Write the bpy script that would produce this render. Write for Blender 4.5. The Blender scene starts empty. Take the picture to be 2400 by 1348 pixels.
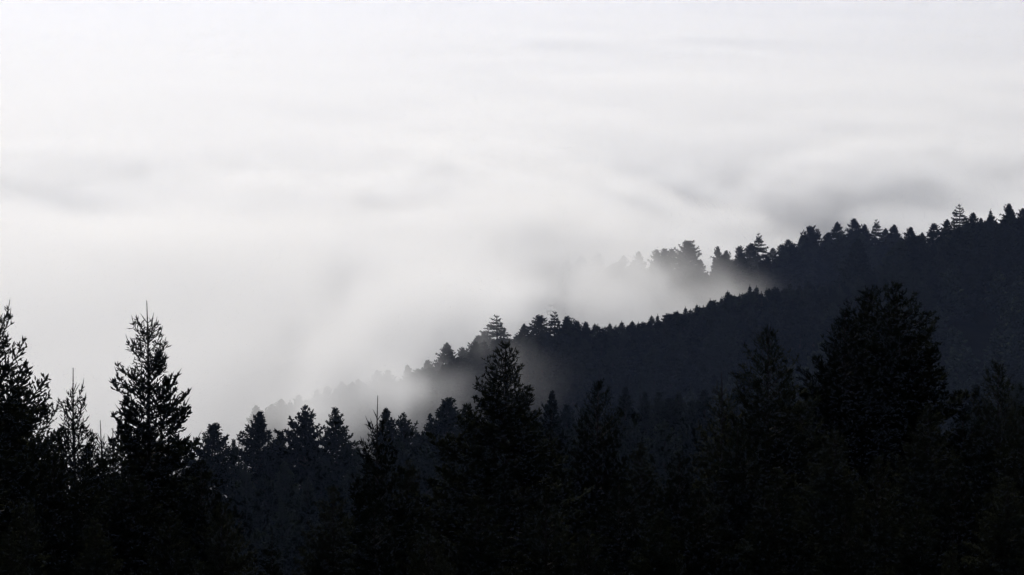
import bpy, math
import numpy as np

# ------------------------------------------------------------------ camera, sky, sun, exposure
scene = bpy.context.scene
col = scene.collection
ZC = 200.0                                   # height of the lens above the datum
PITCH = 6.9
HALF = math.tan(math.radians(10.0))
cam_d = bpy.data.cameras.new('camera')
cam_d.sensor_width = 36.0
cam_d.lens = 18.0 / HALF
cam_d.clip_start = 0.5
cam_d.clip_end = 30000.0
cam = bpy.data.objects.new('camera', cam_d)
cam.location = (0, 0, ZC)
cam.rotation_euler = (math.radians(90 - PITCH), 0, 0)
col.objects.link(cam)
scene.camera = cam

SUN_EL, SUN_AZ = 26.0, -12.0                 # the sun stands ahead of the camera, behind the fog
world = bpy.data.worlds.new('World')
scene.world = world
world.use_nodes = True
wn = world.node_tree
bgn = wn.nodes['Background']
sky = wn.nodes.new('ShaderNodeTexSky')
sky.sky_type = 'NISHITA'
sky.sun_disc = False
sky.sun_elevation = math.radians(SUN_EL)
sky.sun_rotation = math.radians(SUN_AZ)
sky.air_density = 1.0
sky.dust_density = 2.0
wn.links.new(sky.outputs['Color'], bgn.inputs['Color'])
bgn.inputs['Strength'].default_value = 0.05

sun_d = bpy.data.lights.new('sun', 'SUN')
sun_d.energy = 2.5
sun_d.angle = math.radians(6.0)
sun_d.color = (1.0, 0.98, 0.96)
sun = bpy.data.objects.new('sun', sun_d)
sun.rotation_euler = (math.radians(90 - SUN_EL), 0, math.radians(180 - SUN_AZ))
sun.location = (0, 0, ZC + 400)
col.objects.link(sun)

vs = scene.view_settings
vs.view_transform = 'Standard'
vs.look = 'None'
vs.gamma = 1.0
vs.use_curve_mapping = False
vs.exposure = -0.16

cy = scene.cycles
cy.use_adaptive_sampling = True
cy.adaptive_threshold = 0.035
cy.adaptive_min_samples = 12
cy.use_denoising = True
cy.denoising_input_passes = 'RGB_ALBEDO_NORMAL'
cy.max_bounces = 8
cy.diffuse_bounces = 2
cy.glossy_bounces = 1
cy.volume_bounces = 5
cy.transparent_max_bounces = 12
cy.volume_step_rate = 2.0
cy.volume_max_steps = 256
cy.sample_clamp_indirect = 4.0

# ------------------------------------------------------------------ small helpers
def tag(o, label=None, category=None, group=None, kind=None):
    if label: o['label'] = label
    if category: o['category'] = category
    if group: o['group'] = group
    if kind: o['kind'] = kind
    return o

cp, sp = math.cos(math.radians(PITCH)), math.sin(math.radians(PITCH))
def place(px, py, dist):
    """world point on the sight line of photograph pixel (px, py) at a ground distance dist"""
    u = (px - 1200) / 1200 * HALF
    v = (674 - py) / 1200 * HALF
    y, z = cp + v * sp, -sp + v * cp
    s = dist / y
    return np.array([u * s, dist, ZC + z * s])

def mesh_from(name, V, T, mats, midx=None, smooth=False):
    me = bpy.data.meshes.new(name)
    V = np.asarray(V, dtype=np.float32); T = np.asarray(T, dtype=np.int32)
    me.vertices.add(len(V)); me.vertices.foreach_set('co', V.ravel())
    n = T.shape[1]
    me.loops.add(T.size); me.loops.foreach_set('vertex_index', T.ravel())
    me.polygons.add(len(T))
    me.polygons.foreach_set('loop_start', np.arange(0, T.size, n, dtype=np.int32))
    if midx is not None:
        me.polygons.foreach_set('material_index', np.asarray(midx, dtype=np.int32))
    if smooth:
        me.polygons.foreach_set('use_smooth', np.ones(len(T), dtype=bool))
    for m in mats: me.materials.append(m)
    me.update(calc_edges=True)
    return me

def link(name, data, parent=None, loc=None):
    o = bpy.data.objects.new(name, data)
    col.objects.link(o)
    if parent: o.parent = parent
    if loc is not None: o.location = loc
    return o

# value noise on a wrapped random lattice, any number of octaves
_rng = np.random.default_rng(7)
_lat = _rng.random((64, 64, 64)).astype(np.float32)
def vnoise(x, y, z):
    xi, yi, zi = np.floor(x), np.floor(y), np.floor(z)
    fx, fy, fz = x - xi, y - yi, z - zi
    fx, fy, fz = [f * f * (3 - 2 * f) for f in (fx, fy, fz)]
    xi, yi, zi = [(a.astype(np.int64)) & 63 for a in (xi, yi, zi)]
    xj, yj, zj = (xi + 1) & 63, (yi + 1) & 63, (zi + 1) & 63
    L = _lat
    c00 = L[xi, yi, zi] * (1 - fx) + L[xj, yi, zi] * fx
    c10 = L[xi, yj, zi] * (1 - fx) + L[xj, yj, zi] * fx
    c01 = L[xi, yi, zj] * (1 - fx) + L[xj, yi, zj] * fx
    c11 = L[xi, yj, zj] * (1 - fx) + L[xj, yj, zj] * fx
    c0 = c00 * (1 - fy) + c10 * fy
    c1 = c01 * (1 - fy) + c11 * fy
    return c0 * (1 - fz) + c1 * fz
def fbm(x, y, z, octaves=4, gain=0.5):
    a, s, t = 1.0, 0.0, 0.0
    for i in range(octaves):
        s = s + a * (vnoise(x + 17.3 * i, y + 9.1 * i, z + 5.7 * i) - 0.5); t += a
        a *= gain; x, y, z = x * 2.03, y * 2.03, z * 2.03
    return s / t * 2.0          # about -1..1
def sstep(a, b, v):
    t = np.clip((v - a) / (b - a), 0, 1)
    return t * t * (3 - 2 * t)

# ------------------------------------------------------------------ materials
def mat_foliage(name, dark, light, scale, spec=0.0):
    m = bpy.data.materials.new(name); m.use_nodes = True
    nt = m.node_tree; b = nt.nodes['Principled BSDF']
    tc = nt.nodes.new('ShaderNodeTexCoord')
    n = nt.nodes.new('ShaderNodeTexNoise'); n.inputs['Scale'].default_value = scale
    n.inputs['Detail'].default_value = 3
    oi = nt.nodes.new('ShaderNodeObjectInfo')
    ad = nt.nodes.new('ShaderNodeMath'); ad.operation = 'MULTIPLY_ADD'
    ad.inputs[1].default_value = 0.6; ad.inputs[2].default_value = -0.3
    nt.links.new(oi.outputs['Random'], ad.inputs[0])
    ad2 = nt.nodes.new('ShaderNodeMath'); ad2.operation = 'ADD'
    nt.links.new(n.outputs['Fac'], ad2.inputs[0]); nt.links.new(ad.outputs[0], ad2.inputs[1])
    r = nt.nodes.new('ShaderNodeValToRGB')
    r.color_ramp.elements[0].position = 0.35; r.color_ramp.elements[0].color = (*dark, 1)
    r.color_ramp.elements[1].position = 0.72; r.color_ramp.elements[1].color = (*light, 1)
    nt.links.new(tc.outputs['Object'], n.inputs['Vector'])
    nt.links.new(ad2.outputs[0], r.inputs['Fac'])
    nt.links.new(r.outputs['Color'], b.inputs['Base Color'])
    b.inputs['Roughness'].default_value = 0.75
    b.inputs['Specular IOR Level'].default_value = spec
    return m
def mat_bark(name, a, c):
    m = bpy.data.materials.new(name); m.use_nodes = True
    nt = m.node_tree; b = nt.nodes['Principled BSDF']
    tc = nt.nodes.new('ShaderNodeTexCoord')
    mp = nt.nodes.new('ShaderNodeMapping'); mp.inputs['Scale'].default_value = (6, 6, 0.8)
    n = nt.nodes.new('ShaderNodeTexNoise'); n.inputs['Scale'].default_value = 3; n.inputs['Detail'].default_value = 4
    r = nt.nodes.new('ShaderNodeValToRGB')
    r.color_ramp.elements[0].color = (*a, 1); r.color_ramp.elements[1].color = (*c, 1)
    nt.links.new(tc.outputs['Object'], mp.inputs['Vector']); nt.links.new(mp.outputs[0], n.inputs['Vector'])
    nt.links.new(n.outputs['Fac'], r.inputs['Fac']); nt.links.new(r.outputs['Color'], b.inputs['Base Color'])
    b.inputs['Roughness'].default_value = 0.9; b.inputs['Specular IOR Level'].default_value = 0.1
    return m
M_NEAR = mat_foliage('fir_needles', (0.012, 0.014, 0.008), (0.032, 0.033, 0.018), 1.2, 0.0)
M_FAR = mat_foliage('conifer_foliage', (0.012, 0.016, 0.012), (0.034, 0.042, 0.027), 0.4)
M_BARK = mat_bark('fir_bark', (0.020, 0.016, 0.012), (0.050, 0.040, 0.030))
M_GROUND = mat_foliage('forest_floor', (0.012, 0.011, 0.008), (0.024, 0.022, 0.014), 0.15)

# ------------------------------------------------------------------ the lie of the land
# tops of the trees that stand on the crests, as (pixel x, pixel y); D is the distance of the crest
NEAR_CREST = [(600, 950), (660, 935), (700, 922), (742, 910), (766, 901), (801, 894), (840, 888), (884, 869), (908, 868),
    (955, 853), (1001, 845), (1048, 803), (1085, 815), (1120, 787), (1133, 778), (1165, 738), (1228, 759), (1263, 738),
    (1301, 729), (1328, 742), (1352, 752), (1374, 755), (1395, 757), (1430, 756), (1482, 751), (1496, 753), (1528, 738),
    (1542, 735), (1557, 741), (1588, 727), (1606, 717), (1634, 712), (1665, 699), (1690, 694), (1706, 690), (1722, 690),
    (1757, 666), (1773, 668), (1798, 674), (1815, 684), (1852, 659), (1873, 664), (1895, 656), (1921, 660), (1960, 654)]
SPUR = [(2012, 559), (2135, 533), (2161, 545), (2188, 523), (2220, 514), (2250, 479), (2281, 499), (2300, 512),
    (2322, 489), (2366, 478), (2398, 489), (2425, 480), (2460, 470)]
FAR_CREST = [(1330, 612), (1365, 600), (1405, 595), (1460, 600), (1497, 589), (1540, 586), (1557, 582), (1573, 583), (1611, 571),
    (1683, 578), (1701, 588), (1735, 576), (1762, 570), (1777, 546), (1811, 581), (1833, 572), (1846, 561), (1880, 552), (1898, 536),
    (1919, 536), (1940, 545), (1962, 520), (2003, 513), (2027, 525), (2053, 514), (2076, 535), (2096, 526)]

def crest_line(pts):
    a = np.array([place(px, py, d) for px, py, d in pts])
    o = np.argsort(a[:, 0]); return a[o]
# ground of each crest (pixel x, pixel y of the tree tops, distance), lowered by the trees' height
CB = crest_line([(-400, 1290, 560), (200, 1110, 565), (600, 962, 570), (850, 888, 580), (1000, 850, 588), (1160, 775, 595), (1400, 760, 600),
                 (1550, 745, 605), (1750, 685, 612), (1950, 655, 620), (2060, 600, 640), (2130, 545, 660), (2250, 505, 680),
                 (2400, 490, 690), (2700, 420, 690), (3200, 360, 700)])
CB_H = 11.0
CA = crest_line([(400, 800, 780), (900, 680, 790), (1300, 625, 800), (1500, 600, 805), (1700, 590, 810), (1900, 555, 820), (2000, 535, 825),
                 (2100, 535, 830), (2300, 500, 840), (2700, 430, 850), (3200, 380, 850)])
CA_H = 13.0

def ground(x, y):
    x = np.asarray(x, float); y = np.asarray(y, float)
    zb = np.interp(x, CB[:, 0], CB[:, 2]) - CB_H; yb = np.interp(x, CB[:, 0], CB[:, 1])
    za = np.interp(x, CA[:, 0], CA[:, 2]) - CA_H; ya = np.interp(x, CA[:, 0], CA[:, 1])
    fb = np.interp(x, [-60, 0, 60, 120], [0.55, 0.42, 0.26, 0.22])
    rb = zb - np.where(y < yb, (yb - y) * fb, (y - yb) * 0.42)
    ra = za - np.where(y < ya, (ya - y) * 0.40, (y - ya) * 0.38)
    rf = ZC - 2.2 - 0.30 * np.clip(y, -200, 120) - 0.21 * np.clip(y - 120, 0, 210) - 0.55 * np.clip(y - 330, 0, 400)
    rf = rf + 0.02 * x
    # a low wooded knoll in the fog behind the far crest
    kn = ZC - 114 - 0.0016 * ((x - 120) ** 2) * 0.6 - 0.0016 * ((y - 1010) ** 2)
    fl = np.full_like(x, ZC - 172.0)
    k = 4.0
    st = np.stack([rb, ra, rf, kn, fl]); m = st.max(0)
    z = m + k * np.log(np.exp((st - m) / k).sum(0))
    return z + 1.2 * fbm(x / 34 + 40, y / 34 + 40, x * 0 + 3.3, 3)

xs = np.concatenate([np.linspace(-2200, -330, 25), np.arange(-320, 321, 8.0), np.linspace(330, 2200, 25)])
ys = np.concatenate([np.arange(-100, 1304, 8.0), np.linspace(1320, 6500, 60)])
GX, GY = np.meshgrid(xs, ys)
GZ = ground(GX, GY)
nx, ny = len(xs), len(ys)
idx = np.arange(nx * ny).reshape(ny, nx)
quads = np.stack([idx[:-1, :-1], idx[:-1, 1:], idx[1:, 1:], idx[1:, :-1]], -1).reshape(-1, 4)
g = link('ground', mesh_from('ground', np.stack([GX, GY, GZ], -1).reshape(-1, 3), quads, [M_GROUND], smooth=True))
tag(g, 'dark forest floor of the hills under the trees', kind='structure')

# ------------------------------------------------------------------ trees
def spindles(P0, P1, r0, rm, f=0.45):
    """needle-clad shoots or twigs: three-sided, thickest at f, pointed at the end"""
    P0 = np.asarray(P0); P1 = np.asarray(P1); n = len(P0)
    d = P1 - P0; L = np.linalg.norm(d, axis=1, keepdims=True) + 1e-9; t = d / L
    ref = np.where(np.abs(t[:, 2:3]) < 0.9, np.array([[0, 0, 1.0]]), np.array([[1.0, 0, 0]]))
    a = np.cross(t, ref); a /= np.linalg.norm(a, axis=1, keepdims=True)
    b = np.cross(t, a)
    r0 = np.broadcast_to(np.asarray(r0, float), (n,)); rm = np.broadcast_to(np.asarray(rm, float), (n,))
    V = np.empty((n, 7, 3))
    pm = P0 + d * f
    for k in range(3):
        c, s = math.cos(k * 2.0944), math.sin(k * 2.0944)
        o = a * c + b * s
        V[:, k] = P0 + o * r0[:, None]
        V[:, 3 + k] = pm + o * rm[:, None]
    V[:, 6] = P1
    base = np.array([[0, 1, 4], [0, 4, 3], [1, 2, 5], [1, 5, 4], [2, 0, 3], [2, 3, 5], [3, 4, 6], [4, 5, 6], [5, 3, 6]])
    T = (base[None] + (np.arange(n) * 7)[:, None, None]).reshape(-1, 3)
    return V.reshape(-1, 3), T

lin = lambda *p: (lambda d: float(np.interp(d, [a for a, b in p], [b for a, b in p])))
def norm(v):
    return v / (np.linalg.norm(v, axis=-1, keepdims=True) + 1e-9)

def fir(seed, H, prof, elev, gap, nb, leader, s1, s2, shoot, rs, curve, base=0.12, lmax=0.9, up=0.35, jit=0.45, thin=0.0,
        miss=0.0, lop=0.25, tipshoot=0.0, flat=0.25, fade=None, lean=0.0, r_trunk=None, lead_r=(0.024, 0.013)):
    """a conifer of height H with its foot at the origin.
    prof(d): branch length at d metres under the tip; elev(d): branch angle; gap(d): spacing of whorls"""
    R = np.random.default_rng(seed)
    A0, A1, AR = [], [], []            # needle shoots
    W0, W1, WR, WM = [], [], [], []    # limbs
    rt = r_trunk or H * 0.011
    wob = lambda d: np.stack([lean * d * 0.5 + 0.06 * np.sin(d * 0.5 + seed), 0.06 * np.sin(d * 0.37 + 2 * seed), H - d], -1)
    tips = []
    ph = R.uniform(0, 6.28, 4)
    d = leader
    if thin:        # young fir: open, wiry tip above a full skirt
        g_s1, g_l = lin((0, 2.5), (1.2, 2.3), (2.5, 1.6), (4, 1.1), (5, 1.0), (9, 1.15), (13, 2.2)), lin((0, 0.30), (1.2, 0.40), (2.5, 0.7), (4, 1.0))
        g_r, g_n = lin((0, 0.8), (2, 0.85), (4, 1.25), (7, 1.9), (12, 2.2)), lin((2.5, 0), (6, 1.6), (10, 1))
        g_c, g_t = lin((0, 0.1), (1.2, 0.5), (2.5, 1)), lin((0, 1))
    else:           # old tree: short fine growth at the tip so that it ends in a point
        g_s1, g_l = lin((0, 0.6), (2, 0.8), (4, 1.0)), lin((0, 0.25), (1.5, 0.5), (4, 1.0))
        g_r, g_n = lin((0, 0.55), (1.5, 0.75), (4, 1.0), (8, 1.35)), lin((0, 0), (3, 0.5), (7, 1.5))
        g_c, g_t = lin((0, 1)), lin((0, 0.4), (1.5, 0.65), (4, 1.0))
    sh0 = shoot
    lm0, s10, rs0 = lmax, s1, rs
    while d < H * (1 - base):
        L0 = prof(d)
        lmax, s1, rs, shoot = lm0 * g_l(d), s10 * g_s1(d), rs0 * g_r(d), sh0 * g_t(d)
        n = max(2, int(round(nb + g_n(d) + R.normal(0, 0.7))))
        a0 = R.uniform(0, 6.28)
        for k in range(n):
            if R.random() < miss: continue
            az = a0 + 6.283 * k / n + R.normal(0, 0.22)
            dd = d + R.normal(0, 0.10) * gap(d)
            lopf = 1 + lop * (0.6 * math.sin(az + ph[0] + dd * 0.35) + 0.4 * math.sin(2 * az + ph[1] - dd * 0.8))
            L = max(0.12, L0 * lopf * R.uniform(0.72, 1.15))
            el = math.radians(elev(dd) + R.normal(0, 7))
            p0 = wob(np.array(max(dd, 0.02)))
            ns = max(3, int(L / 0.35)); ns = min(ns, 8)
            s = np.linspace(0, 1, ns + 1)
            ea = el + math.radians(curve * g_c(d)) * s ** 1.5
            h = np.cumsum(np.concatenate([[0], np.cos(ea[1:])])) * L / ns
            v = np.cumsum(np.concatenate([[0], np.sin(ea[1:])])) * L / ns
            azs = az + R.normal(0, 0.12) * s
            pts = p0 + np.stack([np.cos(azs) * h, np.sin(azs) * h, v], -1)
            rb = 0.012 + 0.010 * L
            W0.append(pts[:-1]); W1.append(pts[1:] + (pts[1:] - pts[:-1]) * 0.05)
            WR.append(rb * (1 - s[:-1] * 0.8)); WM.append(rb * (1 - s[1:] * 0.8))
            if thin and d < leader + 0.12 and leader > 0.6:   # first whorl: bare shoots only
                tips.append((pts[0], pts[-1])); continue
            # branchlets
            st = np.arange(0.22 * L if L > 0.8 else 0.12 * L, L, s1)
            if len(st) == 0: st = np.array([0.5 * L])
            st = np.clip(st + R.normal(0, s1 * 0.3, len(st)), 0, L * 0.99)
            q = np.stack([np.interp(st, s * L, pts[:, i]) for i in range(3)], -1)
            tg = norm(np.stack([np.interp(st, s[:-1] * L + L / ns / 2, np.diff(pts[:, i])) for i in range(3)], -1))
            side = norm(np.cross(tg, np.array([0, 0, 1.0])))
            upv = np.cross(side, tg)
            for sg in (-1, 1):
                an = R.uniform(0.6, 1.1, (len(st), 1))
                tl = R.normal(0, flat, (len(st), 1))
                bd = norm(tg * np.cos(an) + side * sg * np.sin(an) + upv * tl)
                bl = np.minimum(lmax, 0.55 * (L - st) + 0.10) * R.uniform(0.65, 1.15, len(st))
                e = q + bd * bl[:, None]
                e[:, 2] += up * 0.25 * bl
                A0.append(q); A1.append(e); AR.append(np.full(len(q), rs * 0.75))
                m = max(1, int(np.ceil(lmax / s2)))
                for j in range(m + 1):
                    fr = (j + 0.5) / (m + 0.5) * np.ones(len(q)) + R.normal(0, 0.08, len(q))
                    keep = (fr * lmax < bl + s2) if j else np.ones(len(q), bool)
                    fr = np.clip(fr * lmax / np.maximum(bl, 0.05), 0.05, 1.0)
                    if not keep.any(): continue
                    b0 = q + (e - q) * fr[:, None]
                    dr = norm(bd * 0.55 + R.normal(0, jit, (len(q), 3)) + np.array([0, 0, up]))
                    ln = shoot * R.uniform(0.6, 1.3, len(q))
                    A0.append(b0[keep]); A1.append((b0 + dr * ln[:, None])[keep])
                    AR.append((rs * R.uniform(0.75, 1.2, len(q)))[keep])
            # end of the limb
            td = norm(pts[-1] - pts[-2])
            A0.append(pts[-2:-1]); A1.append(pts[-1:] + td * shoot * 0.6); AR.append(np.array([rs]))
            if tipshoot > 0:
                tdv = norm(td + np.array([0, 0, 0.55]) + R.normal(0, 0.12, 3))
                tl = tipshoot * R.uniform(0.5, 1.3)
                tips.append((pts[-1], pts[-1] + tdv * tl))
                for _ in range(3):
                    o = norm(tdv + R.normal(0, 0.5, 3) + np.array([0, 0, 0.2]))
                    A0.append(pts[-1:]); A1.append(pts[-1:] + o * shoot * R.uniform(0.7, 1.2)); AR.append(np.array([rs * 0.9]))
        d += gap(d) * R.uniform(0.8, 1.2)
    A0, A1, AR = np.concatenate(A0), np.concatenate(A1), np.concatenate(AR)
    V, T = spindles(A0, A1, AR * 0.55, AR)
    if tips:
        t0 = np.array([a for a, b in tips]); t1 = np.array([b for a, b in tips])
        V2, T2 = spindles(t0, t1, 0.018, 0.015, 0.6)
        T = np.concatenate([T, T2 + len(V)]); V = np.concatenate([V, V2])
    # trunk: a tapering eight-sided stem, then the limbs
    zs = np.array([-0.6, 0.0, 0.25 * H, 0.5 * H, 0.75 * H, H - 2.2, H - leader, H])
    zs = np.unique(np.clip(zs, -0.6, H)); m = len(zs)
    rad = np.interp(zs, [-0.6, 0, 0.3 * H, H - leader, H], [rt * 1.35, rt * 1.15, rt * 0.85, lead_r[0], lead_r[1]])
    ang = np.arange(8) * math.pi / 4
    c = wob(H - zs)
    TV = c[:, None] + np.stack([np.cos(ang)[None] * rad[:, None], np.sin(ang)[None] * rad[:, None], np.zeros((m, 8))], -1)
    TT = []
    for i in range(m - 1):
        for k in range(8):
            a, b = i * 8 + k, i * 8 + (k + 1) % 8
            TT += [(a, b, b + 8), (a, b + 8, a + 8)]
    TV, TT = TV.reshape(-1, 3), np.array(TT)
    WV, WT = spindles(np.concatenate(W0), np.concatenate(W1), np.concatenate(WR), np.concatenate(WM), 0.9)
    return (V, T), (np.concatenate([TV, WV]), np.concatenate([TT, WT + len(TV)]))

class Kind:
    def __init__(self, name, mat, **kw):
        (V, T), (TV, TT) = fir(**kw)
        self.H = kw['H']
        self.raw = (V, T, TV, TT)
        self.crown = mesh_from(name + '_crown', V, T, [mat])
        self.trunk = mesh_from(name + '_trunk', TV, TT, [M_BARK])

TREES = {}
def plant(kind, name, x, y, top, label, group=None, width=1.0, rot=0.0, category='tree'):
    """one tree: an Empty at its foot with trunk and crown; height follows from the ground and the tip"""
    gz = float(ground(np.array([x]), np.array([y]))[0])
    h = max(4.0, top - gz)
    e = bpy.data.objects.new(name, None)
    e.empty_display_size = 0.5
    e.location = (x, y, gz)
    e.rotation_euler = (0, 0, rot)
    s = h / kind.H
    e.scale = (s * width, s * width, s)
    col.objects.link(e)
    tag(e, label, category, group)
    for part, me in (('trunk', kind.trunk), ('crown', kind.crown)):
        o = bpy.data.objects.new(part, me)
        o.parent = e
        col.objects.link(o)
    return e


# --- foreground firs (metre-accurate tips, the lower crown is coarser in outline)
def young(seed, H, prof, leader=0.85, nb=5, dens=1.0, tipshoot=0.38, miss=0.0, elev=((0, 58), (1.5, 48), (4, 28), (8, 8), (20, -8)),
          g0=0.5, lop=0.25, shoot=0.19, rs=0.026):
    return dict(seed=seed, H=H, prof=lin(*prof), elev=lin(*elev), gap=lin((0, g0), (2.5, 0.36), (5, 0.30), (9, 0.42), (20, 0.8)), nb=nb,
                leader=leader, s1=0.155 / dens, s2=0.15 / dens, shoot=shoot, rs=rs, curve=26, base=0.3, lmax=0.75,
                up=0.45, jit=0.42, tipshoot=tipshoot, miss=miss, lop=lop, thin=1.0)
KN = {
 'slender': Kind('slender_fir', M_NEAR, **young(11, 20, [(0.85, 0.42), (1.3, 0.58), (2.0, 0.9), (2.8, 1.15), (4, 1.4), (5, 1.5), (8, 2.2), (14, 3.1), (20, 3.2)], nb=4, miss=0.04, lop=0.3, dens=1.15, elev=((0, 55), (1.2, 40), (2.5, 30), (4, 22), (8, 6), (20, -8)))),
 'wide':    Kind('wide_fir', M_NEAR, **young(23, 20, [(0.85, 0.5), (1.6, 1.25), (3.2, 2.3), (6, 3.0), (14, 3.7), (20, 3.7)], lop=0.3, nb=4)),
 'thin':    Kind('thin_fir', M_NEAR, **young(35, 17, [(0.6, 0.35), (1.3, 0.55), (2.5, 0.8), (5, 1.5), (9, 2.1), (17, 2.4)], nb=4, miss=0.15, leader=0.95)),
 'wispy':   Kind('wispy_fir', M_NEAR, **young(41, 18, [(0.6, 0.3), (1.2, 0.42), (2.4, 0.8), (4.5, 1.5), (8, 2.2), (18, 2.7)], nb=4, miss=0.2, leader=1.0, g0=0.6)),
 'dense':   Kind('dense_fir', M_NEAR, **young(57, 22, [(0.3, 0.28), (1.0, 0.75), (1.8, 1.15), (3.4, 1.75), (6, 2.6), (12, 3.4), (22, 3.8)], leader=0.3, nb=6, tipshoot=0.14, elev=((0, 62), (1.5, 45), (4, 22), (8, 2), (20, -12)))),
 'bushy':   Kind('bushy_fir', M_NEAR, **young(63, 20, [(0.3, 0.4), (1.0, 1.0), (2.2, 1.5), (5, 2.0), (12, 3.0), (20, 3.3)], leader=0.25, nb=6, tipshoot=0.10, elev=((0, 60), (1.5, 40), (4, 15), (8, -4), (20, -15)))),
 'domed':   Kind('domed_fir', M_NEAR, **dict(young(77, 26, [(0.2, 0.3), (0.8, 0.9), (2.0, 2.1), (4, 3.2), (8, 4.2), (14, 4.6), (26, 4.2)], leader=0.2, nb=6, tipshoot=0.08, shoot=0.22, rs=0.042,
                       elev=((0, 45), (1.5, 32), (4, 12), (8, -2), (20, -15)), lop=0.12), s1=0.24, s2=0.23, lmax=1.0)),
}
rgen = np.random.default_rng(99)
FORE = [  # kind, name, pixel x, pixel y of the tip, distance, width, turn, label
 ('wide', 'fir_tree', -48, 672, 100, 1.0, 0.4, 'fir with an upswept lower limb next to the thin young fir, tip out of frame'),
 ('thin', 'fir_tree', 175, 862, 104, 1.0, 1.0, 'thin young fir top with bare leader between the two tall pointed firs'),
 ('slender', 'fir_tree', 342, 704, 108, 1.0, 2.2, 'tall slender fir with long bare leader shoot and see-through tip against pale fog'),
 ('wispy', 'fir_tree', 886, 928, 116, 1.0, 0.2, 'spindly fir with bare cross-shaped leader in front of the blue middle-distance trees'),
 ('dense', 'fir_tree', 1186, 803, 120, 1.14, 0.9, 'tall dense pointed fir standing before the drifting mist and the ridge end'),
 ('bushy', 'fir_tree', 1404, 903, 130, 0.9, 2.0, 'narrow dark fir beside the tall dense pointed fir, with knobbly tip'),
 ('thin', 'fir_tree', 1690, 872, 138, 1.3, 2.9, 'loose feathery fir just beside the stout double-shouldered fir'),
 ('bushy', 'fir_tree', 1800, 785, 122, 1.05, 4.0, 'stout fir with stepped shoulders next to the largest domed conifer'),
 ('domed', 'fir_tree', 2100, 672, 132, 0.94, 0.6, 'largest dark conifer with broad domed crown rising against the wooded slope'),
 ('bushy', 'fir_tree', 2035, 690, 134, 1.2, 3.3, 'rounded fir top pressed against the shoulder of the largest domed conifer'),
 ('dense', 'fir_tree', 1985, 728, 129, 1.15, 2.3, 'fir with blunt top between the stout stepped fir and the largest domed conifer'),
 ('bushy', 'fir_tree', 2338, 862, 126, 0.95, 5.1, 'dark fir on the far side of the domed conifer, cone shaped'),
 ('wispy', 'fir_sapling', 2236, 1238, 62, 0.8, 1.5, 'small pale-tipped fir sapling low in front of the domed conifer'),
 ('thin', 'fir_sapling', 2412, 1262, 64, 0.9, 0.5, 'small fir sapling at the frame edge beside the pale-tipped one'),
]
for kd, nm, px, py, D, w, rot, lab in FORE:
    p = place(px, py, D)
    plant(KN[kd], nm, p[0], D, p[2], lab, width=w, rot=rot)
# undergrowth of lower firs that closes the dark mass between the tall ones
LOW = [('dense', 352, 980, 114), ('dense', 205, 1045, 118), ('wide', 20, 900, 108), ('bushy', 270, 1060, 112), ('thin', 232, 985, 106), ('thin', 268, 1003, 101), ('slender', 120, 1010, 96), ('thin', 412, 1000, 112), ('dense', 40, 960, 118),
       ('slender', 190, 1075, 92), ('bushy', 470, 1090, 104), ('dense', 300, 1080, 98), ('bushy', 520, 1190, 98), ('slender', 60, 1150, 86),
       ('dense', 400, 1200, 88), ('thin', 640, 1238, 100), ('bushy', 780, 1150, 112), ('dense', 960, 1080, 122), ('bushy', 880, 1180, 100),
       ('bushy', 1060, 1080, 126), ('dense', 1290, 1010, 128), ('dense', 1120, 1170, 96), ('bushy', 1280, 1170, 98), ('dense', 1500, 1040, 134), ('bushy', 1450, 1120, 108),
       ('dense', 1590, 1060, 124), ('bushy', 1640, 1150, 100), ('dense', 1730, 1000, 116), ('bushy', 1880, 960, 126), ('dense', 1820, 1100, 98),
       ('dense', 1960, 1010, 112), ('bushy', 2060, 1080, 100), ('dense', 2180, 950, 118), ('bushy', 2260, 960, 130), ('dense', 2250, 1080, 104),
       ('bushy', 2400, 960, 112), ('dense', 2360, 1120, 92), ('dense', 2150, 1180, 88), ('bushy', 1980, 1190, 86), ('dense', 1550, 1200, 88),
       ('bushy', 1380, 1230, 86), ('dense', 220, 1220, 82), ('bushy', 20, 1260, 78), ('bushy', 1000, 1240, 88), ('dense', 2480, 900, 118), ('wide', -130, 840, 110)]
SHORT = ['fir with the upswept limb', 'thin young fir', 'tall slender fir with the long leader', 'spindly fir with the cross-shaped leader', 'tall dense pointed fir',
         'narrow dark fir with the knobbly tip', 'loose feathery fir', 'stout fir with stepped shoulders', 'largest domed conifer', 'rounded top on the domed conifer', 'blunt-topped fir', 'cone-shaped dark fir']
for i, (kd, px, py, D) in enumerate(LOW):
    p = place(px, py, D)
    k = int(np.argmin([abs(px - f[2]) for f in FORE[:12]]))
    plant(KN[kd], 'fir_tree', p[0], D, p[2], 'lower dark fir crowding round the ' + SHORT[k], 'lower firs round the ' + SHORT[k],
          width=float(rgen.uniform(0.9, 1.15)), rot=float(rgen.uniform(0, 6.28)))

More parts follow.
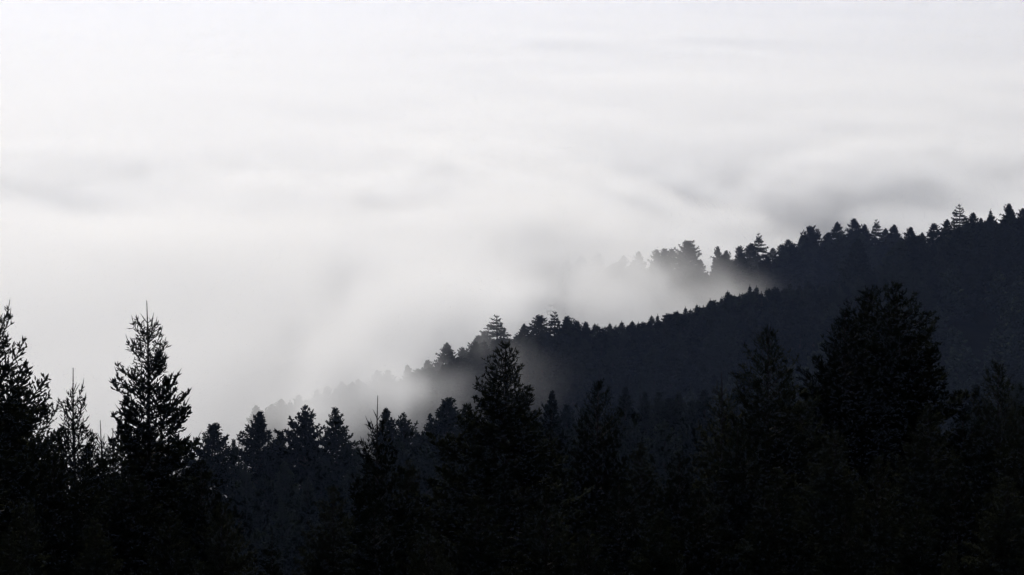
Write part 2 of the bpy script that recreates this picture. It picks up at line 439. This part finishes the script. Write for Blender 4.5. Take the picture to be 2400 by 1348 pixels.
# --- middle distance: mature conifers with lumpy crowns
def mature(seed, H, prof, nb=6, g=0.46, miss=0.06, elev=((0, 64), (1.5, 46), (4, 22), (8, 2), (14, -14)), leader=0.3, s1=0.3, s2=0.32, shoot=0.34, rs=0.085,
           lop=0.24, lmax=1.1, up=0.12, jit=0.5, curve=12, base=0.3, flat=0.2, lead_r=(0.05, 0.02)):
    return dict(seed=seed, H=H, prof=lin(*prof), elev=lin(*elev), gap=lin((0, g * 0.8), (5, g), (20, g * 1.6)), nb=nb, leader=leader, s1=s1, s2=s2,
                shoot=shoot, rs=rs, curve=curve, base=base, lmax=lmax, up=up, jit=jit, miss=miss, lop=lop, tipshoot=0.0, flat=flat, r_trunk=0.26, lead_r=lead_r)
KM = [
 Kind('lumpy_conifer', M_FAR, **mature(201, 22, [(0.2, 0.3), (1.2, 0.85), (3, 1.75), (6, 2.8), (12, 3.6), (22, 3.8)])),
 Kind('ragged_conifer', M_FAR, **mature(202, 22, [(0.2, 0.25), (1.2, 0.75), (2.4, 1.5), (5, 2.6), (12, 3.4), (22, 3.4)], miss=0.14, lop=0.42)),
 Kind('pointed_conifer', M_FAR, **mature(203, 22, [(0.2, 0.2), (1.5, 0.85), (4, 1.9), (8, 3.0), (14, 3.4), (22, 3.3)], nb=6, miss=0.08)),
 Kind('blunt_conifer', M_FAR, **mature(204, 22, [(0.2, 0.35), (1.0, 1.0), (2.5, 1.9), (6, 3.1), (12, 3.5), (22, 3.6)], nb=6, lop=0.35)),
]
MID = [ # kind, px, py, D, width, label
 (3, 498, 1000, 262, 0.9, 'blunt grey-green conifer peeping out beside the slender leader fir'),
 (2, 548, 1031, 285, 0.7, 'small pointed conifer in the gap beside the rounded blue conifer'),
 (0, 610, 968, 290, 1.0, 'rounded lumpy blue-black conifer against the mist, first of the middle row'),
 (1, 655, 1012, 300, 0.8, 'low ragged conifer filling the gap beside the rounded blue conifer'),
 (1, 713, 952, 292, 0.95, 'ragged conifer with stepped limbs and knobbly tip in the middle row'),
 (2, 787, 957, 296, 1.0, 'cone-shaped blue-black conifer against the mist with drooping side limbs'),
 (0, 905, 960, 300, 0.75, 'rounded conifer directly behind the spindly cross-shaped leader'),
 (1, 948, 970, 306, 0.8, 'bent-topped conifer between the spindly leader and the broad crown'),
 (3, 1046, 941, 300, 1.1, 'broad flat-topped blue conifer beside the tall dense pointed fir'),
 (1, 1010, 985, 310, 0.8, 'lower shoulder conifer in front of the broad flat-topped one'),
 (2, 1292, 918, 210, 0.7, 'grey-green conifer tucked behind the tall dense pointed fir'),
 (2, 1465, 908, 280, 0.8, 'dim pointed conifer behind the narrow dark fir'),
 (2, 1512, 922, 300, 0.8, 'dim pointed conifer near the narrow dark fir, beside a matching pair'),
]
for k, px, py, D, w, lab in MID:
    p = place(px, py, D)
    plant(KM[k], 'conifer_tree', p[0], D, p[2], lab, width=w, rot=float(rgen.uniform(0, 6.28)))
MIDROW = [(2, 1545, 922, 305), (0, 1568, 935, 295), (2, 1592, 920, 310), (1, 1620, 940, 300), (2, 1650, 915, 300), (0, 1720, 925, 310), (2, 1900, 900, 300),
          (1, 1950, 930, 290), (2, 2290, 905, 290), (0, 2390, 900, 300), (1, 840, 1050, 310), (2, 1100, 975, 310), (0, 1150, 985, 300), (1, 1230, 960, 305),
          (2, 1330, 950, 310), (0, 1370, 960, 300), (2, 575, 1090, 270), (0, 668, 1085, 280), (1, 752, 1075, 285), (2, 620, 1110, 255), (0, 830, 1095, 275),
          (2, 720, 1120, 250), (1, 560, 1150, 245), (0, 660, 1180, 235), (1, 790, 1120, 260), (2, 450, 1060, 280), (0, 930, 1030, 280), (2, 1000, 1040, 280),
          (1, 1090, 1030, 280), (0, 1330, 1010, 270), (2, 1420, 990, 290), (0, 1480, 985, 270), (1, 1560, 990, 270), (2, 1620, 1000, 260), (0, 1760, 960, 280), (1, 1860, 960, 270),
          (1, 2280, 960, 270), (2, 2350, 950, 280), (0, 700, 1230, 220), (1, 600, 1240, 215), (0, 2440, 930, 290), (2, 540, 1230, 225)]
for k, px, py, D in MIDROW:
    p = place(px, py, D)
    if px < 860 and D > 265: lab, grp = 'blue-black conifer filling the row of rounded middle-distance conifers', 'conifers filling the middle row'
    elif px < 860: lab, grp = 'shaded conifer in the dark hollow below the rounded middle-distance row', 'conifers in the dark hollow'
    elif px < 1180: lab, grp = 'blue-black conifer behind the spindly fir and the broad flat-topped conifer', 'conifers behind the spindly fir'
    elif px < 1450: lab, grp = 'dim conifer between the tall dense pointed fir and the narrow dark fir', 'conifers behind the narrow dark fir'
    elif px < 1700: lab, grp = 'dim conifer in the row between the narrow dark fir and the feathery fir', 'conifers before the feathery fir'
    elif px < 2000: lab, grp = 'dim conifer behind the stout fir with stepped shoulders', 'conifers behind the stout fir'
    else: lab, grp = 'dim conifer behind the cone-shaped dark fir, at the foot of the slope', 'conifers at the foot of the spur'
    plant(KM[k], 'conifer_tree', p[0], D, p[2], lab, grp,
          width=float(rgen.uniform(0.8, 1.05)), rot=float(rgen.uniform(0, 6.28)))

# --- the ridges
def ridge(seed, H, prof, **kw):
    a = dict(s1=0.42, s2=0.5, shoot=0.46, rs=0.13, g=0.52, lmax=1.3, base=0.05, leader=0.7, lead_r=(0.09, 0.04))
    a.update(kw); return mature(seed, H, prof, **a)
KR = {
 'cone':   Kind('cone_fir', M_FAR, **ridge(301, 16, [(0.2, 0.25), (2, 1.3), (5, 2.9), (9, 4.0), (16, 4.6)], nb=6, miss=0.05, lop=0.2)),
 'cone2':  Kind('cone_spruce', M_FAR, **ridge(302, 16, [(0.2, 0.3), (1.2, 1.0), (3, 2.2), (7, 3.5), (16, 4.2)], nb=6, miss=0.1, lop=0.4)),
 'layer':  Kind('layered_fir', M_FAR, **ridge(303, 18, [(0.2, 0.25), (2, 1.3), (5, 2.9), (10, 3.9), (18, 4.2)], nb=6, g=0.95, miss=0.15, lop=0.35, elev=((0, 40), (2, 14), (6, -2), (14, -12)), flat=0.12, jit=0.35, up=0.05)),
 'lump':   Kind('lumpy_pine', M_FAR, **ridge(304, 18, [(0.2, 0.5), (1.2, 1.3), (3, 2.3), (6, 3.3), (12, 4.0), (18, 4.0)], nb=6, g=0.6, miss=0.1, lop=0.4, elev=((0, 45), (2, 25), (6, 5), (14, -12)))),
 'dome':   Kind('domed_pine', M_FAR, **ridge(305, 18, [(0.2, 0.9), (1.2, 2.2), (3, 3.6), (6, 5.0), (12, 5.6), (18, 5.2)], nb=7, miss=0.1, lop=0.35, s1=0.6, s2=0.6, shoot=0.55, rs=0.17)),
 'spike':  Kind('spiky_young_fir', M_FAR, **ridge(306, 11, [(0.2, 0.1), (1.0, 0.3), (2, 0.7), (4, 1.6), (11, 2.8)], nb=5, g=0.45, s1=0.34, s2=0.4, shoot=0.36, rs=0.085, leader=0.9, elev=((0, 50), (3, 30), (8, 5)), up=0.35, lop=0.25)),
 'spike2': Kind('tufted_young_fir', M_FAR, **ridge(307, 11, [(0.2, 0.1), (0.8, 0.35), (2, 1.0), (4, 1.9), (11, 2.9)], nb=5, g=0.45, s1=0.34, s2=0.4, shoot=0.38, rs=0.085, leader=0.75, elev=((0, 52), (3, 30), (8, 5)), up=0.35, lop=0.4, miss=0.15)),
}
print('unique tris', sum(len(k.raw[1]) + len(k.raw[3]) for k in list(KN.values()) + KM + list(KR.values())), {a: len(k.raw[1]) for a, k in list(KN.items()) + list(KR.items())}, [len(k.raw[1]) for k in KM])
def dist_b(px):
    return float(np.interp(px, [200, 600, 850, 1000, 1160, 1400, 1550, 1750, 1950, 2060, 2130, 2250, 2400, 2700], [565, 570, 580, 588, 595, 600, 605, 612, 620, 640, 660, 680, 690, 690]))
def dist_a(px):
    return float(np.interp(px, [900, 1300, 1500, 1700, 1900, 2000, 2100, 2400], [790, 800, 805, 810, 820, 825, 830, 840]))
BIG = {1048: ('cone', 'pale fir half hidden in mist where the near ridge sinks into fog', 1.0),
       1165: ('layer', 'tall broad fir standing alone above the misty end of the near ridge', 1.35),
       1228: ('cone', 'short pointed fir in the gap beside the broad lone fir', 1.0),
       1263: ('lump', 'rounded fir, one of the twin tops on the near ridge crest', 1.1),
       1301: ('layer', 'pointed fir, the taller of the twin tops on the near ridge crest', 1.05)}
crest_xy = []
for px, py in NEAR_CREST:
    D = dist_b(px); p = place(px, py, D)
    kd = 'spike' if px > 1390 else (('cone2' if px > 1040 else ('cone', 'spike2', 'cone2')[px % 3]))
    if kd == 'spike' and rgen.random() < 0.5: kd = 'spike2'
    w, lab, grp = float(rgen.uniform(0.9, 1.15)), None, None
    if px in BIG: kd, lab, w = BIG[px]
    elif px > 1390: lab, grp = 'small spiky young fir on the crest of the nearer ridge', 'young firs along the nearer crest'
    elif px > 1060: lab, grp = 'mid-sized fir on the nearer crest around the twin tops', 'firs around the twin tops'
    else: lab, grp = 'faint fir on the sinking end of the nearer crest, veiled by mist', 'misted firs on the sinking crest'
    plant(KR[kd], 'ridge_fir', p[0], D, p[2], lab, grp, width=w, rot=float(rgen.uniform(0, 6.28)))
    crest_xy.append((p[0], D))
SPUR_K = {2012: ('cone', 'broad dark fir low in front of the far crest trees'), 2250: ('layer', 'tall layered fir topping the spur crest, limbs in open tiers'),
          2322: ('spike', 'needle-thin pointed fir on the spur crest'), 2366: ('cone2', 'broad double-tipped fir on the highest part of the spur'),
          2188: ('lump', 'airy fir with open crown on the spur crest')}
for px, py in SPUR:
    D = dist_b(px); p = place(px, py, D)
    if px in SPUR_K: kd, lab = SPUR_K[px]; grp = None
    else: kd = ('cone', 'cone2')[int(rgen.random() * 2)]; lab, grp = 'dense cone-shaped fir on the dark spur crest', 'firs on the spur crest'
    plant(KR[kd], 'ridge_fir', p[0], D, p[2], lab, grp, width=float(rgen.uniform(0.9, 1.1)), rot=float(rgen.uniform(0, 6.28)))
FAR_K = {1611: ('dome', 'wide domed tree dissolving in fog on the far crest', 1.0), 1777: ('layer', 'tallest fir on the foggy part of the far crest with notched limbs', 0.95),
         1898: ('dome', 'broad bushy-topped tree on the far crest', 0.8), 1919: ('layer', 'narrow tiered fir touching the broad bushy-topped tree', 0.75),
         1962: ('cone', 'smooth cone-shaped fir on the clear part of the far crest', 1.0), 2003: ('cone2', 'tallest smooth cone fir on the clear part of the far crest', 1.0),
         2053: ('layer', 'far crest fir with open tiers and light showing through', 0.95), 1683: ('cone2', 'ghostly thin fir beside the gap in the far crest', 0.7),
         1497: ('cone', 'ghostly pointed fir nearly lost in fog on the far crest', 0.9), 1735: ('lump', 'ghostly rounded fir beside the tallest foggy one', 0.85)}
for px, py in FAR_CREST:
    D = dist_a(px); p = place(px, py, D)
    w = float(rgen.uniform(0.85, 1.1))
    if px in FAR_K: kd, lab, w = FAR_K[px]; grp = None
    elif px < 1660: kd, lab, grp = ('cone2', 'lump')[int(rgen.random() * 2)], 'ghostly fir on the far crest swallowed by fog', 'fog-swallowed firs of the far crest'
    else: kd, lab, grp = ('cone', 'cone2', 'lump')[int(rgen.random() * 3)], 'dark conifer in the closed row of the far crest', 'conifers of the far crest row'
    plant(KR[kd], 'crest_fir', p[0], D, p[2], lab, grp, width=w, rot=float(rgen.uniform(0, 6.28)))

# trees clothing the slopes below the crests
def crest_fill(n, px0, px1, line, dist, drop, kinds, name, lab, grp, back):
    lx = [a for a, b in line]; ly = [b for a, b in line]
    for i in range(n):
        px = px0 + (px1 - px0) * (i + rgen.uniform(0.1, 0.9)) / n
        D = dist(px) - rgen.uniform(*back)
        p = place(px, float(np.interp(px, lx, ly)) + rgen.uniform(*drop) - (rgen.uniform(6, 14) if rgen.random() < 0.1 else 0), D)
        plant(KR[kinds[int(rgen.random() * len(kinds))]], name, p[0], D, p[2], lab, grp, width=float(rgen.uniform(0.85, 1.45)), rot=float(rgen.uniform(0, 6.28)))
LINE_B = [(600, 955), (850, 893), (1000, 852), (1110, 800), (1200, 778), (1300, 768), (1400, 764), (1500, 760), (1600, 732), (1700, 700), (1760, 685), (1860, 675), (1960, 665), (2050, 615), (2120, 550), (2200, 532), (2280, 510), (2420, 495)]
LINE_A = [(950, 680), (1200, 645), (1350, 612), (1500, 605), (1650, 602), (1700, 598), (1800, 590), (1900, 560), (2000, 540), (2100, 540)]
crest_fill(96, 1400, 1980, LINE_B, dist_b, (-6, 16), ['spike', 'spike2', 'spike', 'spike2', 'cone2'], 'ridge_fir', 'small spiky young fir on the crest of the nearer ridge', 'young firs along the nearer crest', (2, 10))
crest_fill(46, 620, 1130, LINE_B, dist_b, (-4, 30), ['cone', 'cone2', 'spike', 'spike2', 'lump'], 'ridge_fir', 'faint fir on the sinking end of the nearer crest, veiled by mist', 'misted firs on the sinking crest', (2, 10))
crest_fill(26, 1120, 1400, LINE_B, dist_b, (4, 30), ['cone', 'cone2', 'spike2'], 'ridge_fir', 'mid-sized fir on the nearer crest around the twin tops', 'firs around the twin tops', (2, 10))
crest_fill(34, 1990, 2420, LINE_B, dist_b, (8, 40), ['cone', 'cone2'], 'ridge_fir', 'dense cone-shaped fir on the dark spur crest', 'firs on the spur crest', (3, 14))
crest_fill(44, 1655, 2120, LINE_A, dist_a, (4, 46), ['cone', 'cone2', 'cone', 'lump'], 'crest_fir', 'dark conifer in the closed row of the far crest', 'conifers of the far crest row', (2, 10))
crest_fill(14, 1340, 1650, LINE_A, dist_a, (4, 20), ['cone', 'cone2', 'lump'], 'crest_fir', 'ghostly fir on the far crest swallowed by fog', 'fog-swallowed firs of the far crest', (2, 10))

slope = []
for yy in np.arange(500, 690, 5.6):
    for xx in np.arange(-75, 150, 5.2):
        x = xx + rgen.uniform(-2.2, 2.2); y = yy + rgen.uniform(-2.4, 2.4)
        yb = float(np.interp(x, CB[:, 0], CB[:, 1]))
        if y < yb - 6 and abs(x) < y * HALF + 25:
            slope.append((x, y, yb - y))
slope.sort(key=lambda t: t[2])
def slope_top(x, y):
    # tips stay a little under the sight line of the crest
    gz = float(ground(np.array([x]), np.array([y]))[0])
    zb = float(np.interp(x, CB[:, 0], CB[:, 2])); yb = float(np.interp(x, CB[:, 0], CB[:, 1]))
    lim = ZC + (zb - ZC) * y / yb - 1.2
    return min(gz + rgen.uniform(10, 15), lim), gz
K_LOW = [Kind('far_fir', M_FAR, **ridge(400 + q, 14, [(0.2, 0.2), (2, 1.0), (5, 2.3), (9, 3.2), (14, 3.4)], nb=3, g=1.15, s1=3.0, s2=5.0, shoot=1.2, rs=0.42, base=0.3)) for q in range(4)]
stuffV, stuffT, nv = [], [], 0
n_ind = 0
for i, (x, y, back) in enumerate(slope):
    top, gz = slope_top(x, y)
    if top - gz < 4: continue
    kd = ['cone', 'cone2', 'spike', 'spike2'][int(rgen.random() * 4)]
    if n_ind < 170 and x > -12:
        at = 'below the twin tops' if x < 22 else ('below the row of small spiky young firs' if x < 72 else 'below the spur crest with the layered fir')
        plant(KR[kd], 'slope_fir', x, y, top, 'dark blue fir packed on the shaded slope ' + at, 'firs on the slope ' + at,
              width=float(rgen.uniform(0.95, 1.25)), rot=float(rgen.uniform(0, 6.28)))
        n_ind += 1
    elif rgen.random() < 0.66:
        V, T, TV, TT = K_LOW[int(rgen.random() * 4)].raw
        s = (top - gz) / 14; a = rgen.uniform(0, 6.28)
        ids = np.unique(T); remap = np.zeros(len(V), np.int64); remap[ids] = np.arange(len(ids))
        P = V[ids] * s * np.array([1.1, 1.1, 1])
        P = np.stack([P[:, 0] * math.cos(a) - P[:, 1] * math.sin(a) + x, P[:, 0] * math.sin(a) + P[:, 1] * math.cos(a) + y, P[:, 2] + gz], -1)
        stuffV.append(P); stuffT.append(remap[T] + nv); nv += len(P)
if stuffV:
    o = link('distant_forest', mesh_from('distant_forest', np.concatenate(stuffV), np.concatenate(stuffT), [M_FAR]))
    tag(o, 'dark mass of close-grown firs lower on the shaded slope', 'forest', kind='stuff')
print('slope trees', len(slope), 'individual', n_ind, 'stuff tris', sum(len(t) for t in stuffT))

# ------------------------------------------------------------------ fog: a density field held in a voxel grid
def mat_fog(name, aniso):
    m = bpy.data.materials.new(name); m.use_nodes = True
    nt = m.node_tree; nt.nodes.clear()
    out = nt.nodes.new('ShaderNodeOutputMaterial')
    v = nt.nodes.new('ShaderNodeVolumePrincipled')
    v.inputs['Color'].default_value = (0.985, 0.988, 0.995, 1)
    v.inputs['Density'].default_value = 0.02      # the grid stores fifty times the extinction, so that its faint edges are kept
    v.inputs['Anisotropy'].default_value = aniso
    nt.links.new(v.outputs['Volume'], out.inputs['Volume'])
    return m
M_FOG = mat_fog('fog', 0.55)

def fog_volume(name, lo, hi, res, field, label):
    ax = [np.linspace(lo[i], hi[i], res[i]) for i in range(3)]
    X, Y, Z = np.meshgrid(*ax, indexing='ij')
    D = field(X, Y, Z).astype(np.float32)
    D[0], D[-1], D[:, :, 0] = 0, 0, 0
    D[D < 1e-5] = 0
    D *= 50.0
    me = bpy.data.meshes.new(name)
    n = D.size
    me.vertices.add(n)
    co = np.zeros((n, 3), np.float32); co[:, 0] = X.ravel(); co[:, 1] = Y.ravel(); co[:, 2] = Z.ravel()
    me.vertices.foreach_set('co', co.ravel())
    at = me.attributes.new('fog_density', 'FLOAT', 'POINT'); at.data.foreach_set('value', D.ravel())
    me.materials.append(M_FOG)
    o = link(name, me)
    tag(o, label, 'fog', kind='stuff')
    ng = bpy.data.node_groups.new(name + '_field', 'GeometryNodeTree')
    ng.interface.new_socket('Geometry', in_out='INPUT', socket_type='NodeSocketGeometry')
    ng.interface.new_socket('Geometry', in_out='OUTPUT', socket_type='NodeSocketGeometry')
    N, Lk = ng.nodes, ng.links
    gi, go = N.new('NodeGroupInput'), N.new('NodeGroupOutput')
    pos = N.new('GeometryNodeInputPosition')
    sep = N.new('ShaderNodeSeparateXYZ'); Lk.new(pos.outputs[0], sep.inputs[0])
    def math_n(op, a, b):
        k = N.new('ShaderNodeMath'); k.operation = op
        for i, q in enumerate((a, b)):
            if q is None: continue
            if isinstance(q, (int, float)): k.inputs[i].default_value = q
            else: Lk.new(q, k.inputs[i])
        return k.outputs[0]
    ii = []
    for i in range(3):
        t = math_n('SUBTRACT', sep.outputs[i], float(lo[i]))
        t = math_n('MULTIPLY', t, (res[i] - 1) / (hi[i] - lo[i]))
        t = math_n('ROUND', t, None)
        t = math_n('MINIMUM', math_n('MAXIMUM', t, 0.0), float(res[i] - 1))
        ii.append(t)
    ind = math_n('ADD', math_n('MULTIPLY', math_n('ADD', math_n('MULTIPLY', ii[0], float(res[1])), ii[1]), float(res[2])), ii[2])
    na = N.new('GeometryNodeInputNamedAttribute'); na.data_type = 'FLOAT'; na.inputs[0].default_value = 'fog_density'
    si = N.new('GeometryNodeSampleIndex'); si.data_type = 'FLOAT'; si.domain = 'POINT'; si.clamp = True
    Lk.new(gi.outputs[0], si.inputs['Geometry'])
    Lk.new([s for s in na.outputs if s.enabled][0], [s for s in si.inputs if s.name == 'Value' and s.enabled][0])
    Lk.new(ind, si.inputs['Index'])
    vc = N.new('GeometryNodeVolumeCube')
    Lk.new([s for s in si.outputs if s.enabled][0], vc.inputs['Density'])
    vc.inputs['Min'].default_value = lo; vc.inputs['Max'].default_value = hi
    for i, a in enumerate('XYZ'): vc.inputs['Resolution ' + a].default_value = res[i]
    sm = N.new('GeometryNodeSetMaterial'); sm.inputs['Material'].default_value = M_FOG
    Lk.new(vc.outputs[0], sm.inputs['Geometry']); Lk.new(sm.outputs[0], go.inputs[0])
    md = o.modifiers.new('fog_field', 'NODES'); md.node_group = ng
    return o

def fog_top(X, Y):
    """height of the upper surface of the sea of fog, relative to the lens"""
    xr, yr = X * 0.95 + Y * 0.26, Y * 0.96 - X * 0.26       # long rolls lie along the wind
    wx = fbm(X / 160 + 2.0, Y / 240 + 6.0, X * 0 + 4.1, 2)
    xr = xr + 34 * wx; yr = yr + 60 * wx
    big = fbm(xr / 150 + 3.1, yr / 520 + 8.2, X * 0 + 1.5, 3)
    mid = fbm(xr / 52 + 1.1, yr / 190 + 4.4, X * 0 + 7.5, 5, 0.6)
    calm = np.interp(Y, [1100, 2600], [1.0, 0.5])
    calm = calm * np.interp(X, [-130, -10], [0.25, 1.0])      # sheltered, flatter on the left
    t = -82 + 12 * big * calm + 9.0 * mid * calm
    # the hollow behind the far crest where the knoll shows blue through thin fog
    hx, hy = X - 99 + 0.22 * (Y - 1000), Y - 1000
    t = t - 36 * np.exp(-(hx / 44) ** 2 - (hy / 150) ** 2)
    return t
def far_field(X, Y, Z):
    z = Z - ZC
    d = 0.05 * sstep(0, 12, fog_top(X, Y) - z)
    return d * (0.7 + 0.3 * fbm(X / 120, Y / 120, Z / 40, 3))
def near_field(X, Y, Z):
    z = Z - ZC
    t = fog_top(X, Y)
    n1 = fbm(X / 40 + 5, Y / 55 + 2, Z / 22 + 9, 5, 0.55)
    # between the ridges the fog sinks towards the right
    yb = np.interp(X, CB[:, 0], CB[:, 1]); ya = np.interp(X, CA[:, 0], CA[:, 1])
    zv = np.interp(X, [-120, -20, 20, 45, 60, 78, 100, 130], [-70, -68, -70, -76, -83, -91, -106, -130])
    w = sstep(ya + 20, ya + 70, Y)
    n2 = fbm((X + 0.9 * z) / 17 + 15, (Y + X) / 130 + 1, (z - 0.35 * X) / 8 + 4, 4, 0.6)   # torn, wind-drawn streamers
    n4 = fbm((X + 0.25 * Y) / 24 + 3, (Y - X) / 100 + 7, z / 10 + 2, 4, 0.6)
    top = zv * (1 - w) + t * w + 8.0 * n1 + 5.0 * n4 * w
    front = 1 - sstep(yb - 10, yb + 30, Y)                     # 1 on the camera's side of the near crest
    base = np.interp(X, [-60, -25, 0, 20, 40, 56, 70, 90], [0.017, 0.022, 0.034, 0.029, 0.012, 0.010, 0.004, 0.0008]) * (1 - w) + 0.05 * w
    lump = np.clip(0.8 + 1.3 * n1 + 2.6 * n2 * (1 - w) + 1.2 * n4 * w, 0.03, 2.6)
    lump = lump * (1 - front) + front * np.clip(0.5 + 1.4 * n1 + 3.4 * n2, 0.01, 3.0)
    lump = lump + (0.85 + 0.6 * n1 - lump) * (1 - sstep(-62, -36, X))
    d = base * sstep(0, 14, top - z) * lump
    # front of the fog: it spills over the sinking end of the near ridge and lifts off the slope below
    yf = np.interp(X, [-120, -70, -40, -24, -8, 4, 12], [375, 385, 420, 478, 535, 600, 614])
    yf = np.maximum(yf, np.where(X > 4, yb + 6, 0)) + 26 * n1
    d = d * sstep(0, np.interp(X, [-60, -10, 20], [200, 60, 18]), Y - yf)
    lift = sstep(-104, -88, z + 8 * n1)
    lift = 1 - (1 - lift) * front * sstep(-60, -30, X)
    d = d * lift
    # thin places where the dark slope behind shows through
    for cx, cy, cz, rx, ry, rz, a in ((11, 715, -86, 14, 60, 7, 0.8), (29, 652, -86, 14, 34, 7, 0.85), (-30, 560, -92, 14, 50, 6, 0.8), (-14, 575, -94, 8, 40, 6, 0.8), (-48, 560, -98, 10, 60, 6, 0.6)):
        q = ((X - cx) / rx) ** 2 + ((Y - cy) / ry) ** 2 + ((z - cz) / rz) ** 2
        d = d * (1 - a * np.exp(-q * 0.7))
    # torn wisps standing before the near slope
    for cx, cy, cz, rx, ry, rz, a in ((-9, 545, -84, 9, 22, 5, 0.020), (-20, 540, -86, 9, 22, 5, 0.016), (-5, 560, -79, 9, 18, 4, 0.005), (-26, 545, -82, 12, 24, 5, 0.016), (-36, 530, -89, 10, 26, 5, 0.014)):
        q = ((X - cx) / rx) ** 2 + ((Y - cy) / ry) ** 2 + ((z - cz) / rz) ** 2
        d = d + a * np.exp(-q) * np.clip(0.45 + 3.6 * n2 + 1.0 * n1, 0, 3)
    return d
fog_volume('fog_bank', (-228, 372, ZC - 172), (228, 1200, ZC - 52), (153, 208, 49), near_field, 'low fog drifting round the wooded ridges')
fog_volume('fog_sea', (-560, 1196, ZC - 160), (560, 2504, ZC - 56), (125, 94, 36), far_field, 'rolling white sea of fog just beyond the far crest')
fog_volume('fog_sea', (-1800, 2498, ZC - 160), (1800, 6400, ZC - 56), (140, 110, 30), far_field, 'distant white sea of fog reaching to the horizon')

# ------------------------------------------------------------------ blue air
def box(name, lo, hi, mat):
    c = [(x, y, z) for x in (lo[0], hi[0]) for y in (lo[1], hi[1]) for z in (lo[2], hi[2])]
    f = [(0, 1, 3, 2), (4, 6, 7, 5), (0, 4, 5, 1), (2, 3, 7, 6), (0, 2, 6, 4), (1, 5, 7, 3)]
    return link(name, mesh_from(name, c, f, [mat]))
m = bpy.data.materials.new('air'); m.use_nodes = True
nt = m.node_tree; nt.nodes.clear()
out = nt.nodes.new('ShaderNodeOutputMaterial'); v = nt.nodes.new('ShaderNodeVolumePrincipled')
v.inputs['Color'].default_value = (0.44, 0.58, 1.0, 1); v.inputs['Density'].default_value = 0.00005
v.inputs['Anisotropy'].default_value = 0.5
nt.links.new(v.outputs['Volume'], out.inputs['Volume'])
hz = box('haze', (-2300, -120, ZC - 182), (2300, 6600, ZC + 34), m)
tag(hz, 'thin blue air between the hills', kind='stuff')
